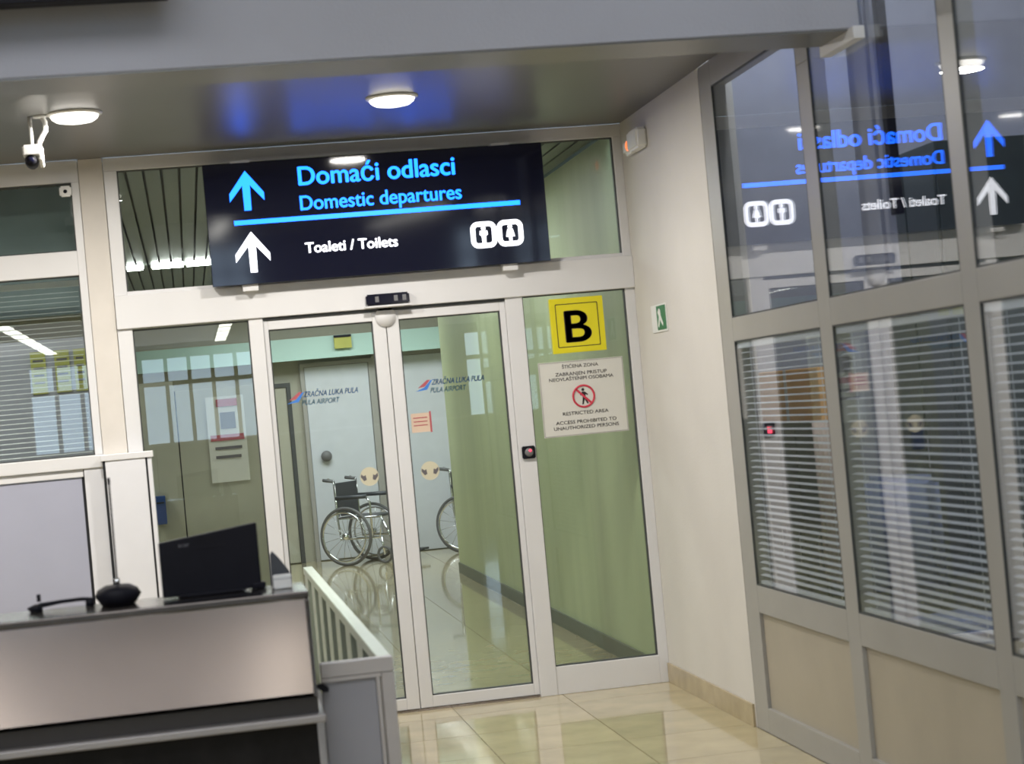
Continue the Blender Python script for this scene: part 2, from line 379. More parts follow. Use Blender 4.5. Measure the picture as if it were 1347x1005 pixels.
box('seam', -0.451, -0.4375, D-0.124, D-0.03, 0.0, 1.475, M['black'], cb)
box('core', -0.4372, -0.2367, D-0.1145, D-0.006, 0.0, 1.475, M['white'], cb)
box('cap', -0.46, -0.195, D-0.137, D-0.002, 1.475, 1.507, M['alu'], cb, 0.003)

# ------------------------------------------------------------------ right glazed partition (plane x = XW)
pr = _sroot('window_5')
X0, X1 = XW, XW+0.07
def pbox(name, y0, y1, z0, z1, m=None, bev=0.003): return box(name, X0, X1, y0, y1, z0, z1, m or M['alu_grey'], pr, bev)
pbox('post', 8.25, 8.44, 0, ZC)
Ys = [(6.93, 7.07), (5.56, 5.68), (4.44, 4.56)]
for a, b in Ys: pbox('mullion', a, b, 0, 2.79 if a > 6.6 else 5.2)
bays = [(7.07, 8.25), (5.68, 6.93), (4.56, 5.56)]
for k, (a, b) in enumerate(bays):
    pbox('rail', a, b, 1.77, 1.875); pbox('rail', a, b, 0.545, 0.67); pbox('rail', a, b, 0.0, 0.115)
    box('infill_panel', X0+0.018, X0+0.05, a, b, 0.115, 0.545, M['panel'], pr)
    ztop = 2.925 if k == 0 else (2.79 if False else 4.4)
    pbox('rail', a, b, ztop, ztop+0.115)
    for (z0, z1) in ((1.875, ztop), (0.67, 1.77)):
        box('glass', X0+0.004, X0+0.010, a, b, z0, z1, M['g_part'], pr)
        g = 0.006
        boxes('gasket', [(X0+0.001, X0+0.012, a, b, z0, z0+g), (X0+0.001, X0+0.012, a, b, z1-g, z1), (X0+0.001, X0+0.012, a, a+g, z0+g, z1-g), (X0+0.001, X0+0.012, b-g, b, z0+g, z1-g)], M['alu_edge'], pr)
pbox('header', 6.93, 8.25, 2.79 if False else 3.04, 3.30)
pbox('upper_post', 6.93, 7.07, 2.79, 3.30)
boxes('upper_panel', [(X0+0.01, X0+0.05, 4.56, 7.0, 4.52, 5.2)], M['officewall'], pr)

# ------------------------------------------------------------------ office behind the partition
struct(box('wall_office_back', 8.0, 8.1, 4.46, 10.2, 0, 5.2, M['officewall']))
struct(box('wall_office_end', XW+0.17, 8.0, 9.6, 9.7, 0, 5.2, M['officewall']))
struct(box('ceiling_office', XW+0.075, 8.0, 4.46, 9.6, 4.55, 4.6, M['officewall']))
def blind(y0, y1, ztop, zbot, x, label, n=None, tilt=0.24):
    r = thing('venetian_blind', label, 'blind', (x, (y0+y1)/2, ztop), 0, 'venetian blinds behind the partition glass')
    box('head_rail', x-0.02, x+0.02, y0, y1, ztop-0.03, ztop, M['blind'], r, 0.002)
    L = (y1-y0)-0.02
    bm = bmesh.new(); c, s_ = math.cos(tilt), math.sin(tilt)
    pr_ = [(-0.0125, -0.0006), (0.0, 0.0009), (0.0125, -0.0006), (0.0, 0.0003)]
    A = []; B = []
    for (u, v) in pr_:
        px, pz = u*c - v*s_, u*s_ + v*c
        A.append(bm.verts.new((px, -L/2, pz))); B.append(bm.verts.new((px, L/2, pz)))
    for i in range(4): bm.faces.new((A[i], B[i], B[(i+1) % 4], A[(i+1) % 4]))
    bm.faces.new(A[::-1]); bm.faces.new(B); bmesh.ops.recalc_face_normals(bm, faces=bm.faces)
    me = bpy.data.meshes.new('slat'); bm.to_mesh(me); bm.free(); me.materials.append(M['blind'])
    z = -0.05
    while ztop+z > zbot+0.03:
        o = bpy.data.objects.new('slat', me); COL.objects.link(o); o.parent = r; o.location = (0, 0, z); z -= 0.0285
    box('bottom_rail', x-0.012, x+0.012, y0+0.01, y1-0.01, zbot, zbot+0.015, M['blind'], r, 0.002)
    for yy in (y0+0.12, y1-0.12): tube('cord', [(0.0, yy-(y0+y1)/2, -0.03), (0, yy-(y0+y1)/2, zbot-ztop+0.01)], 0.0012, M['blind'], r, 5)
    return r
blind(7.072, 8.248, 1.765, 0.675, XW+0.032, 'venetian blind in the bay nearest the plain wall, with orange carton behind')
blind(5.682, 6.928, 1.765, 0.675, XW+0.032, 'venetian blind in the middle bay of the partition, blue chair behind')
blind(4.562, 5.558, 1.765, 0.675, XW+0.032, 'venetian blind in the bay cut by the right edge of the photo')
# things in the office
cab = thing('filing_cabinet', 'dark office cabinet under the orange carton behind the blinds', 'cabinet', (2.98, 8.75, 0))
box('body', 2.82, 2.96, 8.35, 9.15, 0.0, 1.37, M['cabinet'], cab, 0.004)
for i, (a, b) in enumerate(((8.36, 8.62), (8.63, 8.88), (8.89, 9.14))):
    dd = box('door', 2.805, 2.82, a, b, 0.02, 1.35, M['cabgrey'] if i == 2 else M['cabinet'], cab, 0.003)
    box('handle', 2.79, 2.805, a+0.02, a+0.035, 0.7, 0.85, M['chrome'], dd)
ob = thing('carton', 'orange carton on top of the dark cabinet behind the blinds', 'box', (2.86, 8.7, 1.37))
box('body', 2.81, 2.90, 8.24, 9.22, 1.372, 1.62, M['orange'], ob, 0.004)
box('tape', 2.808, 2.81, 8.70, 8.74, 1.372, 1.62, M['paper'], ob)
rl = thing('indicator_lamp', 'small red indicator light on the dark cabinet front', 'light', (2.80, 9.0, 1.33))
box('housing', 2.795, 2.804, 8.93, 9.03, 1.31, 1.345, M['blackmatte'], rl); box('lens', 2.791, 2.795, 8.95, 9.01, 1.32, 1.337, M['e_red'], rl)
cu = thing('curtain', 'pinkish hanging curtain strip beside the dark cabinet', 'curtain', (2.8, 8.2, 0.6))
bm = bmesh.new()
for i in range(7): tube_bm(bm, [(0.0+0.02*(i % 2), -0.12+0.035*i, 0.05), (0.02*(i % 2), -0.12+0.035*i, 0.78)], 0.022, 8)
link('cloth', bm, M['pinkish'], cu, True)
wd = thing('tall_cupboard', 'tall dark cupboard behind the middle blind of the partition', 'cupboard', (3.7, 8.4, 0))
box('body', 3.45, 3.95, 8.2, 8.95, 0, 2.6, M['cabinet'], wd, 0.004)
for a in ((8.21, 8.57), (8.59, 8.94)):
    q = box('door', 3.435, 3.45, a[0], a[1], 0.05, 2.55, M['cabinet'], wd, 0.003); box('handle', 3.42, 3.435, a[1]-0.05, a[1]-0.03, 1.1, 1.25, M['chrome'], q)
ch = thing('office_chair', 'blue fabric office chair behind the middle blind', 'chair', (2.84, 7.42, 0), 0.3)
bm = bmesh.new(); bx(bm, -0.04, 0.04, -0.23, 0.23, 0.62, 1.15)
bmesh.ops.bevel(bm, geom=bm.edges[:], offset=0.035, segments=3, affect='EDGES'); link('backrest', bm, M['chairblue'], ch, True)
bm = bmesh.new(); bx(bm, -0.02, 0.46, -0.24, 0.24, 0.44, 0.53)
bmesh.ops.bevel(bm, geom=bm.edges[:], offset=0.03, segments=3, affect='EDGES'); link('seat', bm, M['chairblue'], ch, True)
tube('column', [(0.22, 0, 0.08), (0.22, 0, 0.44)], 0.028, M['blackmatte'], ch)
for k in range(5):
    a = 2*math.pi*k/5
    lg = tube('leg', [(0.22, 0, 0.1), (0.22+0.28*math.cos(a), 0.28*math.sin(a), 0.07)], 0.018, M['blackmatte'], ch)
    lathe('castor', [(0.0, -0.02), (0.03, -0.02), (0.03, 0.02), (0, 0.02)], (0.22+0.28*math.cos(a), 0.28*math.sin(a), 0.031), M['blackmatte'], lg, 12, 'y')
sl = thing('fill_strip', 'added fill strip on the office ceiling just behind the glazed partition', 'lamp', (2.64, 7.0, 4.5))  # unseen strip, added to brighten the carton and the blind slats
box('housing', 2.57, 2.71, 5.0, 9.2, 4.51, 4.549, M['plastic'], sl); box('diffuser', 2.59, 2.69, 5.02, 9.18, 4.5, 4.51, M['e_office'], sl)
area('fill_strip_light', (2.64, 7.1, 4.49), 0.1, 4.1, 70, col=(0.97, 0.98, 1.0))
du = thing('cable_duct', 'pale vertical duct with a dark slot just behind the first upper partition mullion', 'duct', (2.6, 6.74, 1.9))
box('cover', 2.56, 2.62, 6.64, 6.84, 1.9, 4.5, M['bluegrey'], du, 0.004)
box('guide', 2.57, 2.60, 6.585, 6.625, 1.9, 4.5, M['bluegrey'], du, 0.003)
box('slot', 2.565, 2.60, 6.50, 6.545, 2.14, 2.95, M['blackmatte'], du, 0.003)
dk = thing('desk', 'pale grey office desk beyond the partition blinds', 'desk', (4.3, 6.3, 0))
box('desk_top', 3.4, 4.6, 5.2, 7.0, 0.72, 0.75, M['white'], dk, 0.003)
for (a, b) in ((3.45, 5.25), (4.5, 5.25), (3.45, 6.9), (4.5, 6.9)): box('leg', a, a+0.05, b, b+0.05, 0, 0.72, M['alu_grey'], dk)
for i, (x, y) in enumerate(((4.4, 6.0), (4.4, 8.0))):
    t = thing('ceiling_lamp', ['office ceiling lamp above the desk', 'office ceiling lamp deeper by the end wall'][i], 'lamp', (x, y, 4.5), 0, 'office ceiling lamps')
    box('body', x-0.3, x+0.3, y-0.3, y+0.3, 4.51, 4.55, M['plastic'], t); box('diffuser', x-0.27, x+0.27, y-0.27, y+0.27, 4.5, 4.51, M['e_office'], t)

# ------------------------------------------------------------------ corridor beyond the doors
CX = 2.42
struct(box('wall_corridor_right', CX, CX+0.1, D+0.09, 18.0, 0, 3.02, M['green']))
struct(box('baseboard_corridor', CX-0.014, CX, D+0.09, 18.0, 0, 0.10, M['greybase'], bevel=0.002))
far = _sroot('wall_corridor_end')
box('wall_panel', -8.0, 8.0, 21.3, 21.4, 0, 3.1, M['beige'], far)
struct(box('wall_lobby_side', CX+0.1, 8.0, 17.9, 18.0, 0, 3.1, M['green']))
struct(box('wall_lobby_right', 7.9, 8.0, 18.0, 21.3, 0, 3.1, M['green']))
struct(box('trim_5', -8.0, 7.9, 20.9, 21.0, 2.24, 2.48, M['teal']))
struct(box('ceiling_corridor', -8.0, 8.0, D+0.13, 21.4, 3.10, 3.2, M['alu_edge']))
struct(box('wall_inner_left', -3.4, -0.46, 10.9, 11.0, 2.30, 3.02, M['innerteal']))
cs = _sroot('ceiling_strips')
bm = bmesh.new(); bx(bm, -0.041, 0.041, -5.35, 5.35, 0.0, 0.02); sm = bpy.data.meshes.new('ceiling_strip'); bm.to_mesh(sm); bm.free(); sm.materials.append(M['slatm'])
for i in range(48):
    x = CX-0.06-0.0975*i
    o = bpy.data.objects.new('ceiling_strip', sm); COL.objects.link(o); o.parent = cs; o.location = (x, 15.55, 3.03)
# wall cabinet / partition left inside corridor
lp = thing('partition_screen', 'beige partition screen behind the left sidelight glass', 'screen', (0.0, 13.0, 0))
box('panel', -0.42, -0.082, 13.0, 13.05, 0.02, 1.93, M['beige'], lp, 0.003)
box('panel', -0.074, 0.50, 13.0, 13.05, 0.02, 1.86, M['beige'], lp, 0.003)
box('seam', -0.083, -0.073, 13.01, 13.04, 0.02, 1.86, M['black'], lp)
boxes('foot', [(-0.4, -0.36, 12.9, 13.15, 0, 0.02), (0.42, 0.46, 12.9, 13.15, 0, 0.02)], M['alu_grey'], lp)
po = thing('notice_sheet', 'faded white notice with red heading bars behind the left sidelight', 'notice', (0.25, 12.995, 1.5))
box('sheet', 0.12, 0.375, 12.990, 12.998, 1.22, 1.80, M['paper'], po)
boxes('heading', [(0.19, 0.33, 12.986, 12.989, 1.73, 1.78), (0.135, 0.36, 12.986, 12.989, 1.50, 1.54)], M['decalred'], po)
boxes('print', [(0.16, 0.34, 12.986, 12.989, 1.44, 1.46), (0.16, 0.33, 12.986, 12.989, 1.38, 1.40), (0.21, 0.31, 12.986, 12.989, 1.58, 1.69)], M['textgrey'], po)
bb = thing('letter_box', 'small blue box fixed on the beige partition screen', 'box', (-0.235, 12.96, 1.1))
box('body', -0.27, -0.20, 12.93, 12.995, 0.98, 1.17, M['bluebin'], bb, 0.004); box('slot', -0.26, -0.21, 12.926, 12.93, 1.12, 1.13, M['black'], bb)
# doors in the far wall
def far_door(name, x0, x1, z1, m, knob=None):
    d = _sroot(name)
    box('door_leaf', x0, x1, 21.24, 21.29, 0.01, z1, m, d, 0.003)
    boxes('door_frame', [(x0-0.05, x0-0.004, 21.22, 21.3, 0, z1+0.05), (x1+0.004, x1+0.05, 21.22, 21.3, 0, z1+0.05), (x0-0.004, x1+0.004, 21.22, 21.3, z1+0.004, z1+0.05)], M['alu_edge' if m is M['beige'] else 'alu_grey'], d)
    if knob is not None:
        lathe('knob', [(0, 0), (0.06, 0), (0.06, 0.02), (0.03, 0.025), (0.025, 0.06), (0, 0.06)], (knob, 21.18, 1.16), M['cabgrey'], d, 20, 'y')
    return d
far_door('door_3', 1.31, 2.02, 2.16, M['whitedoor'], 1.47)
far_door('door_4', 2.12, 2.95, 2.20, M['whitedoor'])
far_door('door_5', 0.55, 1.09, 1.96, M['beige'])
struct(box('baseboard_end', 2.0, 7.9, 21.285, 21.3, 0, 0.1, M['greybase']))
es = thing('hanging_sign', 'small yellow green sign hanging from the teal beam', 'sign', (1.73, 20.86, 2.48))
box('board', 1.64, 1.83, 20.84, 20.87, 2.33, 2.45, M['yellowpaper'], es); box('top_clip', 1.64, 1.83, 20.83, 20.88, 2.45, 2.475, M['blackmatte'], es)
# corridor lamps and an added fill light
area('lobby_fill_light', (1.7, 19.4, 2.9), 2.2, 1.0, 75, col=(0.93, 0.97, 1.0))  # fill without a fixture, brightens the white doors
for i, (a, b) in enumerate(((-0.40, -0.27), (-0.19, 0.07), (0.10, 0.36))):
    t = thing('tube_lamp', 'bright tube lamp seen through the transom, ' + ['next to the left frame', 'middle of three', 'next to the black sign'][i], 'lamp', ((a+b)/2, 16.5, 3.03), 0, 'tube lamps across the corridor')
    box('housing', a-0.01, b+0.01, 16.49, 16.58, 3.0, 3.03, M['plastic'], t); box('tube', a, b, 16.46, 16.49, 2.985, 3.03, M['e_corr'], t)
for i, (x, y) in enumerate(((1.3, 12.4), (1.3, 15.0), (1.2, 18.6), (4.5, 19.2), (-1.6, 12.2), (-1.6, 15.5))):
    t = thing('ceiling_lamp', ['corridor ceiling lamp just inside the doors', 'corridor ceiling lamp halfway along', 'lobby ceiling lamp before the white doors', 'lobby ceiling lamp round the corner', 'ceiling lamp in the room behind the left window', 'far ceiling lamp in the room behind the left window'][i], 'lamp', (x, y, 3.03), 0, 'flush corridor lamps')
    box('housing', x-0.32, x+0.32, y-0.32, y+0.32, 2.995, 3.028, M['plastic'], t); box('diffuser', x-0.29, x+0.29, y-0.29, y+0.29, 2.985, 2.995, M['e_corr'], t)

def wheelchair(x, y, rz, label):
    r = thing('wheelchair', label, 'wheelchair', (x, y, 0), rz, 'wheelchairs parked before the white doors')
    # local: chair faces +x, wheels at y = +-0.28
    for s_ in (-1, 1):
        yy = 0.29*s_
        wv = tube('wheel', [(0.30*math.cos(a), yy, 0.31+0.30*math.sin(a)) for a in [2*math.pi*k/36 for k in range(36)]], 0.017, M['rubber'], r, 8, True)
        tube('hand_rim', [(0.26*math.cos(a), yy+0.04*s_, 0.31+0.26*math.sin(a)) for a in [2*math.pi*k/32 for k in range(32)]], 0.010, M['chrome'], wv, 8, True)
        bm = bmesh.new()
        for k in range(16):
            a = 2*math.pi*k/16; tube_bm(bm, [(0.03*math.cos(a), yy, 0.31+0.03*math.sin(a)), (0.285*math.cos(a+0.2), yy, 0.31+0.285*math.sin(a+0.2))], 0.0025, 5)
        link('spokes', bm, M['chrome'], wv, True)
        lathe('hub', [(0, -0.03), (0.035, -0.03), (0.035, 0.03), (0, 0.03)], (0, yy, 0.31), M['chrome'], wv, 16, 'y')
        y2 = 0.23*s_
        tube('side_frame', [(-0.20, y2, 0.93), (-0.13, y2, 0.90), (-0.12, y2, 0.5), (-0.10, y2, 0.28), (0.38, y2, 0.28), (0.42, y2, 0.5), (-0.1, y2, 0.5)], 0.013, M['chrome'], r, 8)
        hd = tube('push_handle', [(-0.13, y2, 0.90), (-0.26, y2, 0.92)], 0.018, M['rubber'], r, 8)
        tube('armrest', [(-0.12, y2, 0.72), (0.25, y2, 0.72)], 0.022, M['vinyl'], r, 8)
        tube('arm_frame', [(0.25, y2, 0.71), (0.29, y2, 0.66), (0.29, y2, 0.28)], 0.012, M['chrome'], r, 8)
        tube('leg_rest', [(0.42, y2, 0.48), (0.50, y2, 0.3), (0.56, y2, 0.12)], 0.012, M['chrome'], r, 8)
        boxes('footplate', [(0.53, 0.68, y2-0.07-0.03*s_, y2+0.07-0.03*s_, 0.09, 0.11)], M['vinyl'], None).parent = r
        tube('castor', [(0.42+0.08*math.cos(a), y2, 0.095+0.08*math.sin(a)) for a in [2*math.pi*k/20 for k in range(20)]], 0.014, M['rubber'], r, 8, True)
        tube('castor_fork', [(0.40, y2, 0.28), (0.42, y2, 0.095)], 0.012, M['chrome'], r, 8)
    for nm, b in (('seat', (-0.1, 0.36, -0.22, 0.22, 0.49, 0.515)), ('backrest', (-0.135, -0.115, -0.225, 0.225, 0.52, 0.88))):
        o = boxes(nm, [b], M['vinyl'], None, 0.006); o.parent = r
    return r
wheelchair(1.70, 20.45, -0.62, 'folding wheelchair before the white door, seen whole through the left leaf')
wheelchair(2.97, 20.6, -0.62, 'second wheelchair half hidden by the green corridor wall')

# yellow sheets and blind in the room behind the left window
lb = thing('venetian_blind', 'open venetian blind behind the lower left window glass', 'blind', (-1.2, D+0.14, 2.43))
box('head_rail', -1.88, -0.50, D+0.12, D+0.16, 2.40, 2.43, M['blind'], lb)
bm = bmesh.new(); bx(bm, -0.68, 0.68, -0.011, 0.011, -0.0006, 0.0006); me = bpy.data.meshes.new('slat'); bm.to_mesh(me); bm.free(); me.materials.append(M['blind'])
for k in range(34):
    o = bpy.data.objects.new('slat', me); COL.objects.link(o); o.parent = lb; o.location = (0.01, 0, -0.06-0.0255*k); o.rotation_euler = (0.10, 0, 0)
bw = thing('notice_rack', 'grey rack wall with dark frame seen through the left window', 'rack', (-1.0, 13.4, 0))
box('board', -3.2, -0.52, 13.4, 13.45, 0, 2.3, M['officewall'], bw)
for i, (px0, px1) in enumerate(((-1.03, -0.93), (-0.87, -0.77), (-0.74, -0.66))):
    t = thing('paper_sheet', ['leftmost of three yellow-green sheets behind the left window', 'middle of three yellow-green sheets behind the left window', 'rightmost of three yellow-green sheets beside the pillar'][i], 'paper', (px0, 13.39, 1.95), 0, 'yellow sheets on the rack wall')
    box('sheet', px0, px1, 13.388, 13.396, 1.93, 2.22, M['yellowpaper'], t)
    boxes('print', [(px0+0.015, px1-0.015, 13.385, 13.388, 2.15-0.05*k, 2.165-0.05*k) for k in range(4)], M['textgrey'], t)

# ------------------------------------------------------------------ the hanging direction sign
SY = 9.93
sg = thing('direction_sign', 'long black hanging sign with lit cyan and white lettering over the doors', 'sign', (1.08, SY, 2.31))
bm = bmesh.new(); bx(bm, *rel(sg, 0.183, 1.970, SY, SY+0.075, 2.318, 2.948)); link('housing', bm, M['blackgloss'], sg, bevel=0.003)
for i, xx in enumerate((0.377, 1.752)):
    box('bracket', xx-0.04, xx+0.04, SY+0.02, SY+0.09, 2.285, 2.318, M['alu'], sg)
    box('bracket', xx-0.05, xx+0.05, SY+0.02, SY+0.11, 2.948, 2.962, M['alu'], sg)
fy = SY
text('lettering', 'Domaći odlasci', 0.672, 1.494, 2.812, fy, 0.100, M['e_cyan'], sg, 0.003, bold=0.022)
text('lettering', 'Domestic departures', 0.670, 1.519, 2.682, fy, 0.078, M['e_cyan'], sg, 0.003, bold=0.020)
text('lettering', 'Toaleti / Toilets', 0.676, 1.160, 2.458, fy, 0.056, M['e_white'], sg, 0.003, bold=0.026)
box('underline', 0.321, 1.829, fy-0.003, fy, 2.627, 2.651, M['e_cyan'], sg)
def arrow(cx, zt, zb, w, m):
    t = 0.036; h = 0.115
    pts = [(cx, zt), (cx+w/2, zt-h), (cx+w/2, zt-h-0.042), (cx+t*0.55, zt-0.075), (cx+t*0.5, zb), (cx-t*0.5, zb), (cx-t*0.55, zt-0.075), (cx-w/2, zt-h-0.042), (cx-w/2, zt-h)]
    px = sg.location
    pts = [(p[0]-px.x, p[1]-px.z) for p in pts]
    return pts
for (cx, zt, zb, m) in ((0.398, 2.905, 2.700, 'e_cyan'), (0.402, 2.590, 2.378, 'e_white')):
    pts = arrow(cx, zt, zb, 0.178, m)
    prism('arrow', pts, 'y', fy-0.003-sg.location.y, fy-sg.location.y, M[m], sg)
def rrect(cx, cz, w, h, r, n=6):
    out = []
    for (sx, sz, a0) in ((1, 1, 0), (-1, 1, 90), (-1, -1, 180), (1, -1, 270)):
        for k in range(n+1):
            a = math.radians(a0+90*k/n); out.append((cx+sx*(w/2-r)+r*math.cos(a), cz+sz*(h/2-r)+r*math.sin(a)))
    return out
def ring(name, cx, cz, w, h, r, t, y0, y1, m, parent):
    O = rrect(cx, cz, w, h, r); I = rrect(cx, cz, w-2*t, h-2*t, max(r-t, 0.004)); bm = bmesh.new(); p = parent.location
    L = [[bm.verts.new((q[0]-p.x, y-p.y, q[1]-p.z)) for q in S] for y in (y0, y1) for S in (O, I)]
    n = len(O)
    for i in range(n):
        j = (i+1) % n
        bm.faces.new((L[0][i], L[0][j], L[1][j], L[1][i])); bm.faces.new((L[2][i], L[3][i], L[3][j], L[2][j]))
        bm.faces.new((L[0][i], L[2][i], L[2][j], L[0][j])); bm.faces.new((L[1][i], L[1][j], L[3][j], L[3][i]))
    bmesh.ops.recalc_face_normals(bm, faces=bm.faces); return link(name, bm, m, parent)
for k, cx in enumerate((1.620, 1.763)):
    cz = 2.482
    rg = ring('pictogram', cx, cz, 0.140, 0.140, 0.04, 0.026, fy-0.003, fy, M['e_white'], sg)
    lx, lz = sg.location.x, sg.location.z
    if k == 0: body = [(-0.010, -0.044), (0.010, -0.044), (0.012, -0.005), (0.022, 0.0), (0.020, 0.022), (-0.020, 0.022), (-0.022, 0.0), (-0.012, -0.005)]
    else: body = [(-0.008, -0.044), (0.008, -0.044), (0.009, -0.02), (0.024, -0.02), (0.014, 0.022), (-0.014, 0.022), (-0.024, -0.02), (-0.009, -0.02)]
    prism('figure', [(cx-lx+a, cz-lz+b) for a, b in body], 'y', fy-0.003-sg.location.y, fy-sg.location.y, M['e_white'], sg)
    lathe('figure_head', [(0, -0.003), (0.012, -0.003), (0.012, 0), (0, 0)], (cx-lx, fy-sg.location.y, cz-lz+0.034), M['e_white'], sg, 16, 'y', False)

sg.rotation_euler = (0.038, 0, 0)      # hangs leaning slightly forward

# ------------------------------------------------------------------ downlights in the soffit
def downlight(x, y, label):
    t = thing('downlight', label, 'ceiling light', (x, y, ZC), 0, 'round downlights in the glossy soffit')
    lathe('trim_ring', [(0.0, 0.0), (0.122, 0.0), (0.122, -0.006), (0.108, -0.012), (0.0, -0.012)], (0, 0, 0), M['plastic'], t, 32)
    lathe('lens', [(0.0, -0.0125), (0.105, -0.0125), (0.100, -0.024), (0.082, -0.036), (0.045, -0.043), (0.0, -0.045)], (0, 0, 0), M['e_down'], t, 32)
    l = bpy.data.lights.new('downlight_glow', 'AREA'); l.shape = 'DISK'; l.size = 0.2; l.energy = 39; l.color = (1.0, 0.95, 0.88)
    lo_ = bpy.data.objects.new('downlight_glow', l); COL.objects.link(lo_); lo_.parent = t; lo_.location = (0, 0, -0.047)
    return t
downlight(1.050, 8.70, 'round white downlight in the soffit above the hanging sign')
downlight(-0.378, 8.60, 'round white downlight beside the ceiling camera')
downlight(-1.83, 8.60, 'round downlight further along the soffit than the camera')
downlight(-3.28, 8.60, 'outermost round downlight at the far end of the soffit')

# ceiling camera
cc = thing('security_camera', 'small white security camera hanging from the soffit at left', 'camera', (-0.57, 8.62, ZC))
def loc(o): return o
tube('hanger', [(-0.005, 0, 0), (-0.004, 0, -0.05), (-0.002, 0, -0.135)], [0.010, 0.008, 0.007], M['plastic'], cc, 10)
tube('arm', [(0.048, -0.01, 0.0), (0.062, -0.01, -0.03), (0.060, -0.01, -0.065), (0.03, -0.005, -0.115), (0.024, 0, -0.14)], 0.0105, M['plastic'], cc, 10)
lathe('ceiling_plate', [(0, 0), (0.03, 0), (0.03, -0.008), (0, -0.012)], (0.040, -0.01, 0), M['plastic'], cc, 20)
bm = bmesh.new(); bx(bm, -0.045, 0.040, -0.05, 0.07, -0.180, -0.130); bmesh.ops.bevel(bm, geom=bm.edges[:], offset=0.008, segments=2, affect='EDGES'); link('hood', bm, M['plastic'], cc)
prism('side_cheek', [(-0.05, -0.140), (0.06, -0.140), (0.05, -0.215), (0.01, -0.228), (-0.04, -0.2)], 'x', 0.024, 0.040, M['plastic'], cc, 0.003)
bd = lathe('camera_body', [(0, -0.045), (0.024, -0.045), (0.028, -0.02), (0.028, 0.06), (0, 0.06)], (-0.012, 0, -0.198), M['blackmatte'], cc, 24, 'y')
lathe('lens', [(0, -0.049), (0.013, -0.049), (0.015, -0.0452), (0, -0.0452)], (-0.012, 0, -0.198), M['blackgloss'], bd, 20, 'y')
# small white detector at top corner of the left window
dt = thing('corner_sensor', 'tiny white sensor in the top corner of the left window', 'sensor', (-0.52, D-0.02, 2.87))
bm = bmesh.new(); bx(bm, -0.03, 0.03, -0.02, 0.02, -0.02, 0.035); bmesh.ops.bevel(bm, geom=bm.edges[:], offset=0.008, segments=2, affect='EDGES'); link('housing', bm, M['plastic'], dt)
lathe('eye', [(0, -0.004), (0.01, -0.004), (0.01, 0), (0, 0)], (0, -0.02, 0.005), M['blackgloss'], dt, 14, 'y')

# warning lamp in the corner of the cream wall
wl = thing('warning_lamp', 'white wall lamp glowing orange high in the corner by the doors', 'lamp', (XW, 9.62, 2.86))
bm = bmesh.new(); bx(bm, -0.062, 0.0, -0.16, 0.05, -0.03, 0.075); bmesh.ops.bevel(bm, geom=bm.edges[:], offset=0.012, segments=3, affect='EDGES'); link('housing', bm, M['plastic'], wl)
bm = bmesh.new(); bx(bm, -0.050, 0.0, 0.05, 0.20, -0.03, 0.05); bmesh.ops.bevel(bm, geom=bm.edges[:], offset=0.015, segments=3, affect='EDGES'); link('side_cover', bm, M['plastic'], wl)
lathe('lens', [(0, -0.012), (0.012, -0.011), (0.024, -0.006), (0.028, 0), (0, 0)], (-0.062, 0.08, 0.01), M['e_orange'], wl, 20, 'x').location = (0.012, 0, 0)

# door sensor bar on the header
sb = thing('door_sensor', 'black glossy motion sensor bar on the header over the sliding doors', 'sensor', (1.085, D-0.02, 2.16))
bm = bmesh.new(); bx(bm, *rel(sb, 0.972, 1.203, D-0.065, D-0.021, 2.158, 2.218)); bmesh.ops.bevel(bm, geom=bm.edges[:], offset=0.008, segments=2, affect='EDGES'); link('housing', bm, M['blackgloss'], sb)
for xx in (1.02, 1.12, 1.165): box('window', xx, xx+0.02, D-0.0665, D-0.065, 2.175, 2.205, M['cabgrey'], sb)
box('bracket', 0.965, 1.21, D-0.06, D-0.021, 2.148, 2.157, M['alu'], sb)

# push button on the post
pb = thing('push_button', 'black door push button with red light on the white post', 'button', (1.773, D-0.004, 1.31))
bm = bmesh.new(); bx(bm, -0.036, 0.036, -0.018, 0.0, -0.034, 0.034); bmesh.ops.bevel(bm, geom=bm.edges[:], offset=0.005, segments=2, affect='EDGES'); link('plate', bm, M['blackmatte'], pb)
lathe('button', [(0, -0.008), (0.020, -0.008), (0.024, 0), (0, 0)], (0, -0.018, 0), M['cabgrey'], pb, 20, 'y')
lathe('led', [(0, -0.003), (0.007, -0.003), (0.007, 0), (0, 0)], (0.006, -0.026, 0.010), M['e_red'], pb, 12, 'y')

# yellow gate sign B
gb = thing('gate_sign', 'yellow square sign with a black letter B on the right glass panel', 'sign', (2.108, D+0.02, 1.97))
y0 = D+0.008
box('board', 1.961, 2.256, y0, y0+0.022, 1.822, 2.118, M['yellow'], gb, 0.002)
ring('border_line', 2.108, 1.970, 0.235, 0.235, 0.006, 0.004, y0-0.0015, y0, M['signblack'], gb)
text('lettering', 'B', 2.040, 2.176, 1.880, y0, 0.178, M['signblack'], gb, 0.002, bold=0.018)
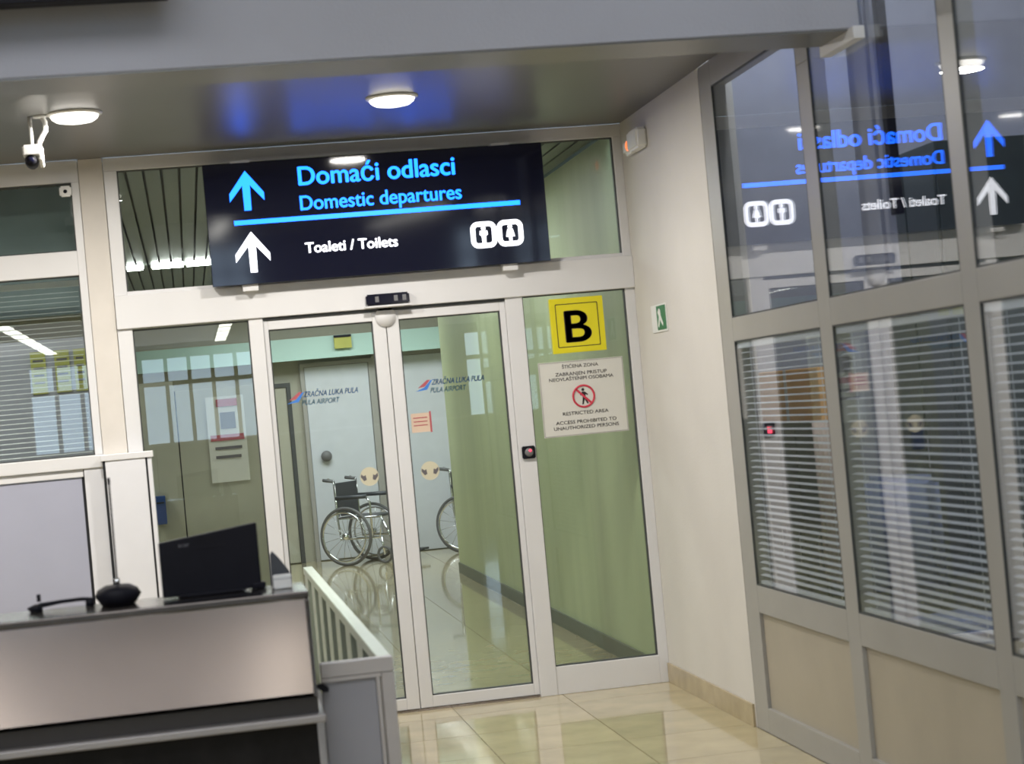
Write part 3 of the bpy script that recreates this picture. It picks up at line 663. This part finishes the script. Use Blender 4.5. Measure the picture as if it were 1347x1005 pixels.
# restricted area notice
rs = thing('restricted_notice', 'white restricted area notice with red no-entry pictogram below the yellow sign', 'sign', (2.106, D+0.02, 1.57))
box('sheet', 1.873, 2.341, y0+0.016, y0+0.022, 1.375, 1.780, M['paper'], rs)
ring('border_line', 2.107, 1.5775, 0.462, 0.399, 0.004, 0.003, y0+0.0145, y0+0.016, M['alu_grey'], rs)
ty = y0+0.016
for body, a, b, z, c in (('ŠTIĆENA ZONA', 2.003, 2.203, 1.741, 0.019), ('ZABRANJEN PRISTUP', 1.963, 2.247, 1.701, 0.019), ('NEOVLAŠTENIM OSOBAMA', 1.926, 2.282, 1.674, 0.019),
                         ('RESTRICTED AREA', 1.985, 2.237, 1.487, 0.019), ('ACCESS PROHIBITED TO', 1.943, 2.277, 1.440, 0.019), ('UNAUTHORIZED PERSONS', 1.929, 2.288, 1.410, 0.019)):
    text('lettering', body, a, b, z, ty, c, M['textgrey'], rs, 0.001, bold=0.008)
cz = 1.583; cxx = 2.108
tube('red_ring', [(cxx-rs.location.x+0.058*math.cos(2*math.pi*k/40), ty-0.001-rs.location.y, cz-rs.location.z+0.058*math.sin(2*math.pi*k/40)) for k in range(40)], 0.0055, M['red'], rs, 6, True)
px, pz = cxx-rs.location.x, cz-rs.location.z
prism('walking_figure', [(px+a, pz+b) for a, b in ((-0.012, -0.044), (-0.004, -0.044), (0.004, -0.016), (0.016, -0.042), (0.024, -0.040), (0.010, -0.004), (0.010, 0.010), (0.022, 0.004), (0.024, 0.010), (0.008, 0.024), (-0.006, 0.026), (-0.020, 0.008), (-0.015, 0.004), (-0.005, 0.014), (-0.006, -0.006))], 'y', ty-0.0018-rs.location.y, ty-rs.location.y, M['signblack'], rs)
lathe('figure_head', [(0, -0.0018), (0.008, -0.0018), (0.008, 0), (0, 0)], (px-0.002, ty-rs.location.y, pz+0.036), M['signblack'], rs, 14, 'y', False)
prism('red_bar', [(px+a, pz+b) for a, b in ((-0.044, 0.036), (-0.036, 0.044), (0.044, -0.036), (0.036, -0.044))], 'y', ty-0.0035-rs.location.y, ty-0.0020-rs.location.y, M['red'], rs)

# emergency exit sign on the cream wall
ex = thing('exit_sign', 'small green and white exit sign on the cream wall', 'sign', (XW, 9.545, 1.95))
box('plate', XW-0.006, XW-0.001, 9.39, 9.70, 1.878, 2.020, M['plastic'], ex)
def yz(pts, m, nm): return prism(nm, [(a, b) for a, b in pts], 'x', -0.008, -0.0062, m, ex)
yz([(0.12, -0.05), (0.04, -0.05), (0.04, 0.055), (0.12, 0.055)][::-1], M['plastic'], 'door_pictogram')
yz([(0.035, -0.062), (-0.145, -0.062), (-0.145, 0.062), (0.035, 0.062)], M['greenprint'], 'green_field')
prism('running_figure', [(-0.02, 0.05), (-0.045, 0.04), (-0.05, 0.01), (-0.09, -0.03), (-0.08, -0.045), (-0.03, -0.01), (0.0, -0.05), (0.015, -0.04), (-0.01, 0.01), (0.01, 0.03)], 'x', -0.0092, -0.0081, M['plastic'], ex)

# ------------------------------------------------------------------ decals on the sliding leaves
def decal(x0, x1, zb, slope, y, label):
    t = thing('airport_decal', label, 'decal', (x0, y, zb), 0, 'blue lettering decals on the sliding leaves')
    prism('logo_swoosh', [(-0.030, 0.0), (0.022, 0.040), (0.040, 0.040), (0.005, 0.004)], 'y', -0.001, 0, M['decalred'], t)
    prism('logo_tail', [(-0.045, -0.018), (0.004, 0.001), (0.041, 0.038), (0.050, 0.038), (0.018, -0.012)], 'y', -0.001, 0, M['decalblue'], t)
    text('lettering', 'ZRAČNA LUKA PULA', x0+0.045, x1, zb+0.012, y, 0.030, M['decalblue'], t, 0.001, bold=0.015, shear=0.3)
    text('lettering', 'PULA AIRPORT', x0+0.035, x1-0.10, zb-0.030, y, 0.028, M['decallight'], t, 0.001, bold=0.015, shear=0.3)
    return t
decal(0.560, 0.895, 1.700, 0, D+0.033, 'blue airport lettering decal on the left sliding leaf')
decal(1.245, 1.575, 1.705, 0, D+0.033, 'blue airport lettering decal on the right sliding leaf')
def dot(x, z, label):
    t = thing('round_sticker', label, 'sticker', (x, D+0.033, z), 0, 'round beige stickers on the sliding leaves')
    lathe('disc', [(0, -0.001), (0.050, -0.001), (0.050, 0), (0, 0)], (0, 0, 0), M['beigepaper'], t, 28, 'y', False)
    for s_ in (-1, 1):
        prism('hand_mark', [(s_*0.016, -0.016), (s_*0.030, -0.022), (s_*0.046, 0.0), (s_*0.044, 0.016), (s_*0.030, 0.004), (s_*0.020, 0.010)], 'y', -0.0022, -0.0012, M['textgrey'], t)
dot(0.915, 1.262, 'round beige sticker with dark marks on the left sliding leaf')
dot(1.240, 1.262, 'round beige sticker with dark marks on the right sliding leaf')
nt_ = thing('door_notice', 'peach paper notice with red edge on the right sliding leaf', 'notice', (1.22, D+0.033, 1.52))
box('sheet', 1.163, 1.262, D+0.031, D+0.033, 1.470, 1.572, M['peach'], nt_); box('red_edge', 1.262, 1.272, D+0.031, D+0.033, 1.466, 1.578, M['decalred'], nt_)
boxes('print', [(1.175, 1.25, D+0.030, D+0.031, 1.545-0.02*k, 1.550-0.02*k) for k in range(3)], M['decalred'], nt_)

# ------------------------------------------------------------------ check-in counter
ct = thing('service_counter', 'brushed steel service counter with dark base in the foreground', 'counter', (-0.9, 5.9, 0))
cxl, cxr = -2.6, 0.300
box('counter_top', cxl, cxr+0.006, 5.70, 6.02, 1.066, 1.088, M['steeldark'], ct, 0.004)
lo = ct.location
prism('front_panel', [(5.70-lo.y, 1.064), (5.655-lo.y, 0.790), (5.70-lo.y, 0.775), (5.74-lo.y, 1.064)], 'x', cxl-lo.x, cxr-0.008-lo.x, M['steel'], ct)
box('end_trim', cxr-0.008, cxr+0.004, 5.665, 6.02, 0.775, 1.066, M['steeldark'], ct, 0.002)
box('groove', cxl, cxr+0.004, 5.675, 5.99, 0.728, 0.776, M['groove'], ct)
box('lip', cxl, cxr+0.022, 5.63, 6.00, 0.704, 0.727, M['lip'], ct, 0.004)
box('base', cxl, cxr-0.005, 5.68, 6.00, 0.06, 0.700, M['darkbase'], ct)
box('plinth', cxl, cxr-0.03, 5.74, 5.98, 0.0, 0.06, M['blackmatte'], ct)
box('work_surface', cxl, cxr-0.01, 6.02, 6.60, 0.74, 0.765, M['white'], ct)
for x in (-2.5, -1.2, 0.2): box('support', x, x+0.04, 6.05, 6.55, 0.0, 0.74, M['white'], ct)

# conveyor side with end panel, slats and rail
cv = thing('conveyor_side', 'baggage conveyor side with grey end panel and slatted flank right of the counter', 'conveyor', (0.42, 6.5, 0))
ey = 5.78
box('end_panel', 0.325, 0.488, ey, ey+0.02, 0.02, 0.800, M['convpanel'], cv, 0.002)
box('end_rail', 0.324, 0.545, ey-0.008, ey+0.03, 0.812, 0.857, M['convalu'], cv, 0.003)
box('edge_bead', 0.324, 0.505, ey-0.010, ey+0.02, 0.800, 0.811, M['convalu'], cv)
box('corner_bead', 0.489, 0.500, ey-0.008, ey+0.02, 0.02, 0.800, M['convalu'], cv)
box('corner_post', 0.506, 0.545, ey-0.004, ey+0.04, 0.0, 0.811, M['convalu'], cv, 0.003)
box('corner_post', 0.3245, 0.332, ey+0.021, ey+0.04, 0.0, 0.800, M['convalu'], cv)
box('side_rail', 0.498, 0.545, ey+0.031, 9.6, 0.822, 0.857, M['railm'], cv, 0.004)
box('side_web', 0.529, 0.540, ey+0.041, 9.58, 0.02, 0.820, M['blackmatte'], cv)
k = 0; yy = ey+0.10
while yy < 9.5:
    box('slat', 0.503, 0.528, yy, yy+0.22, 0.02, 0.821, M['railm'], cv, 0.003); yy += 0.50
box('belt', 0.330, 0.470, ey+0.05, 9.5, 0.36, 0.38, M['rubber'], cv)
cp = thing('clip', 'small black clip at the top corner of the grey end panel', 'clip', (0.325, ey-0.012, 0.785))
prism('body', [(-0.016, 0.014), (0.0, 0.016), (0.018, 0.0), (0.018, -0.012), (0.004, -0.012), (-0.016, 0.002)], 'y', -0.012, 0.0, M['blackmatte'], cp, 0.002)

# monitor seen from behind
mo = thing('monitor', 'black computer monitor with a grey maker badge, its back turned, on the counter', 'monitor', (0.025, 6.10, 1.088), 0.0)
mo.location = (0.025, 5.93, 1.089); mo.rotation_euler = (0, 0, math.radians(6))
bm = bmesh.new()
v = [(-0.150, 0, -0.02), (0.152, 0, 0.0), (0.152, 0, 0.205), (-0.150, 0, 0.172)]
A = [bm.verts.new((x, -0.012, z)) for x, _, z in v]; B = [bm.verts.new((x, 0.014, z)) for x, _, z in v]
bm.faces.new(A); bm.faces.new(B[::-1])
for i in range(4): bm.faces.new((A[i], B[i], B[(i+1) % 4], A[(i+1) % 4]))
bmesh.ops.recalc_face_normals(bm, faces=bm.faces)
for vv in bm.verts: vv.co.z = max(vv.co.z, 0.004)
link('back_shell', bm, M['blackmatte'], mo, bevel=0.004)
box('screen', 0, 0.001, 0, 0.001, 0, 0.001, M['blackgloss'], None).name = 'screen_tmp'
bpy.data.objects.remove(bpy.data.objects['screen_tmp'])
bm = bmesh.new(); bx(bm, -0.14, 0.14, 0.0145, 0.016, 0.02, 0.16); link('screen', bm, M['blackgloss'], mo)
bm = bmesh.new(); bx(bm, -0.10, 0.10, -0.03, 0.07, 0.0, 0.008); link('stand_foot', bm, M['blackmatte'], mo, bevel=0.003)
bm = bmesh.new(); bx(bm, -0.05, 0.05, -0.0135, -0.012, 0.14, 0.15); link('rear_vent', bm, M['blackmatte'], mo, bevel=0.002)
bm = bmesh.new(); bx(bm, 0.12, 0.165, -0.016, 0.02, 0.0, 0.02); link('side_foot', bm, M['blackmatte'], mo, bevel=0.004)
c = bpy.data.curves.new('badge', 'FONT'); c.body = 'acer'; c.size = 0.020; c.extrude = 0.0005
o = bpy.data.objects.new('badge', c); COL.objects.link(o); bpy.context.view_layer.update(); me = bpy.data.meshes.new_from_object(o); bpy.data.objects.remove(o)
me.materials.append(mat('badge_grey', (0.12, 0.12, 0.14), 0.4)); o = bpy.data.objects.new('badge', me); COL.objects.link(o); o.parent = mo
o.location = (-0.093, -0.0128, 0.153); o.rotation_euler = (math.pi/2, 0, 0)

# gooseneck microphone-like stand with a round dark base
ds = thing('desk_microphone', 'black desk microphone with a domed base and thin upright stem', 'microphone', (-0.257, 5.90, 1.089))
lathe('base', [(0, 0.0), (0.050, 0.0), (0.058, 0.012), (0.070, 0.030), (0.060, 0.048), (0.038, 0.060), (0.0, 0.064)], (0, 0, 0), M['blackmatte'], ds, 32)
tube('stem', [(0, 0, 0.06), (0.001, 0, 0.18), (0.002, 0, 0.37)], 0.0030, M['blackmatte'], ds, 8)
tube('capsule', [(0.002, 0, 0.365), (0.002, 0, 0.385)], 0.0045, M['blackmatte'], ds, 10)
lathe('collar', [(0, 0.06), (0.009, 0.06), (0.008, 0.08), (0, 0.08)], (0, 0, 0), M['chrome'], ds, 14)
# flat dark handset left of it
hs = thing('telephone_handset', 'low black handset lying on the counter left of the microphone base', 'telephone', (-0.43, 5.95, 1.089), 0.05)
tube('handle', [(-0.10, 0, 0.010), (-0.06, 0, 0.018), (0.0, 0, 0.023), (0.06, 0, 0.024), (0.10, 0, 0.020)], [0.005, 0.008, 0.006, 0.006, 0.005], M['blackmatte'], hs, 10)
lathe('earpiece', [(0, 0.0), (0.020, 0.0), (0.018, 0.018), (0.0, 0.024)], (-0.075, 0, 0.0), M['blackmatte'], hs, 18)
lathe('mouthpiece', [(0, 0.0), (0.014, 0.0), (0.012, 0.02), (0.0, 0.024)], (0.085, 0, 0.0), M['blackmatte'], hs, 18)
tube('hook', [(-0.065, 0, 0.03), (-0.065, 0, 0.052)], 0.006, M['blackmatte'], hs, 8)
wb = thing('white_box', 'small white box on the right end of the counter top', 'box', (0.238, 5.86, 1.089))
bm = bmesh.new(); bx(bm, -0.028, 0.028, -0.02, 0.02, 0.0, 0.042); bmesh.ops.bevel(bm, geom=bm.edges[:], offset=0.003, segments=2, affect='EDGES'); link('body', bm, M['plastic'], wb)
bm = bmesh.new(); bx(bm, -0.0285, 0.0285, -0.0205, 0.0205, 0.030, 0.0315); link('lid_seam', bm, M['cabgrey'], wb)
bl = thing('dark_wedge', 'dark wedge shaped holder standing behind the small white box', 'holder', (0.235, 5.93, 1.089))
prism('body', [(-0.028, 0.0), (0.032, 0.0), (0.030, 0.045), (0.004, 0.085), (-0.018, 0.112), (-0.026, 0.100)], 'y', -0.012, 0.012, M['vinyl'], bl, 0.002)

# black display on the bulkhead
dp = thing('display_screen', 'black display hung on the grey bulkhead, cut by the top edge', 'display', (-0.7, 6.2, 2.99))
bm = bmesh.new(); bx(bm, *rel(dp, -1.25, 0.055, 6.14, 6.22, 2.985, 3.72)); link('housing', bm, M['blackmatte'], dp, bevel=0.005)
box('screen', -1.22, 0.025, 6.137, 6.14, 3.03, 3.69, M['blackgloss'], dp)
for x in (-1.0, -0.2): box('bracket', x, x+0.06, 6.22, 6.345, 3.2, 3.4, M['blackmatte'], dp)
lathe('badge', [(0, -0.001), (0.012, -0.001), (0.012, 0), (0, 0)], (-0.365-dp.location.x, 6.14-dp.location.y, 3.0075-dp.location.z), M['cabgrey'], dp, 16, 'y', False)

# ------------------------------------------------------------------ hall fixtures behind the viewer (seen in the glass)
for x in (-5.4, -2.17, 0.65, 3.4):
    for k in range(8):
        nth = ['first', 'second', 'third', 'fourth', 'fifth', 'sixth', 'seventh', 'eighth'][k]
        y = -4.4-1.15*k
        who = {-5.4: 'row by the left hall wall', -2.17: 'row reflected in the left window', 0.65: 'row reflected in the left sidelight', 3.4: 'row reflected at the top of the right leaf'}[x]
        t = thing('ceiling_lamp', nth + ' ceiling lamp from the viewer, ' + who, 'lamp', (x, y, 3.1), 0, 'rear hall lamps, ' + who)
        box('housing', x-0.11, x+0.11, y-0.42, y+0.42, 3.07, 3.1, M['plastic'], t); box('diffuser', x-0.09, x+0.09, y-0.40, y+0.40, 3.06, 3.07, M['e_lum'], t)
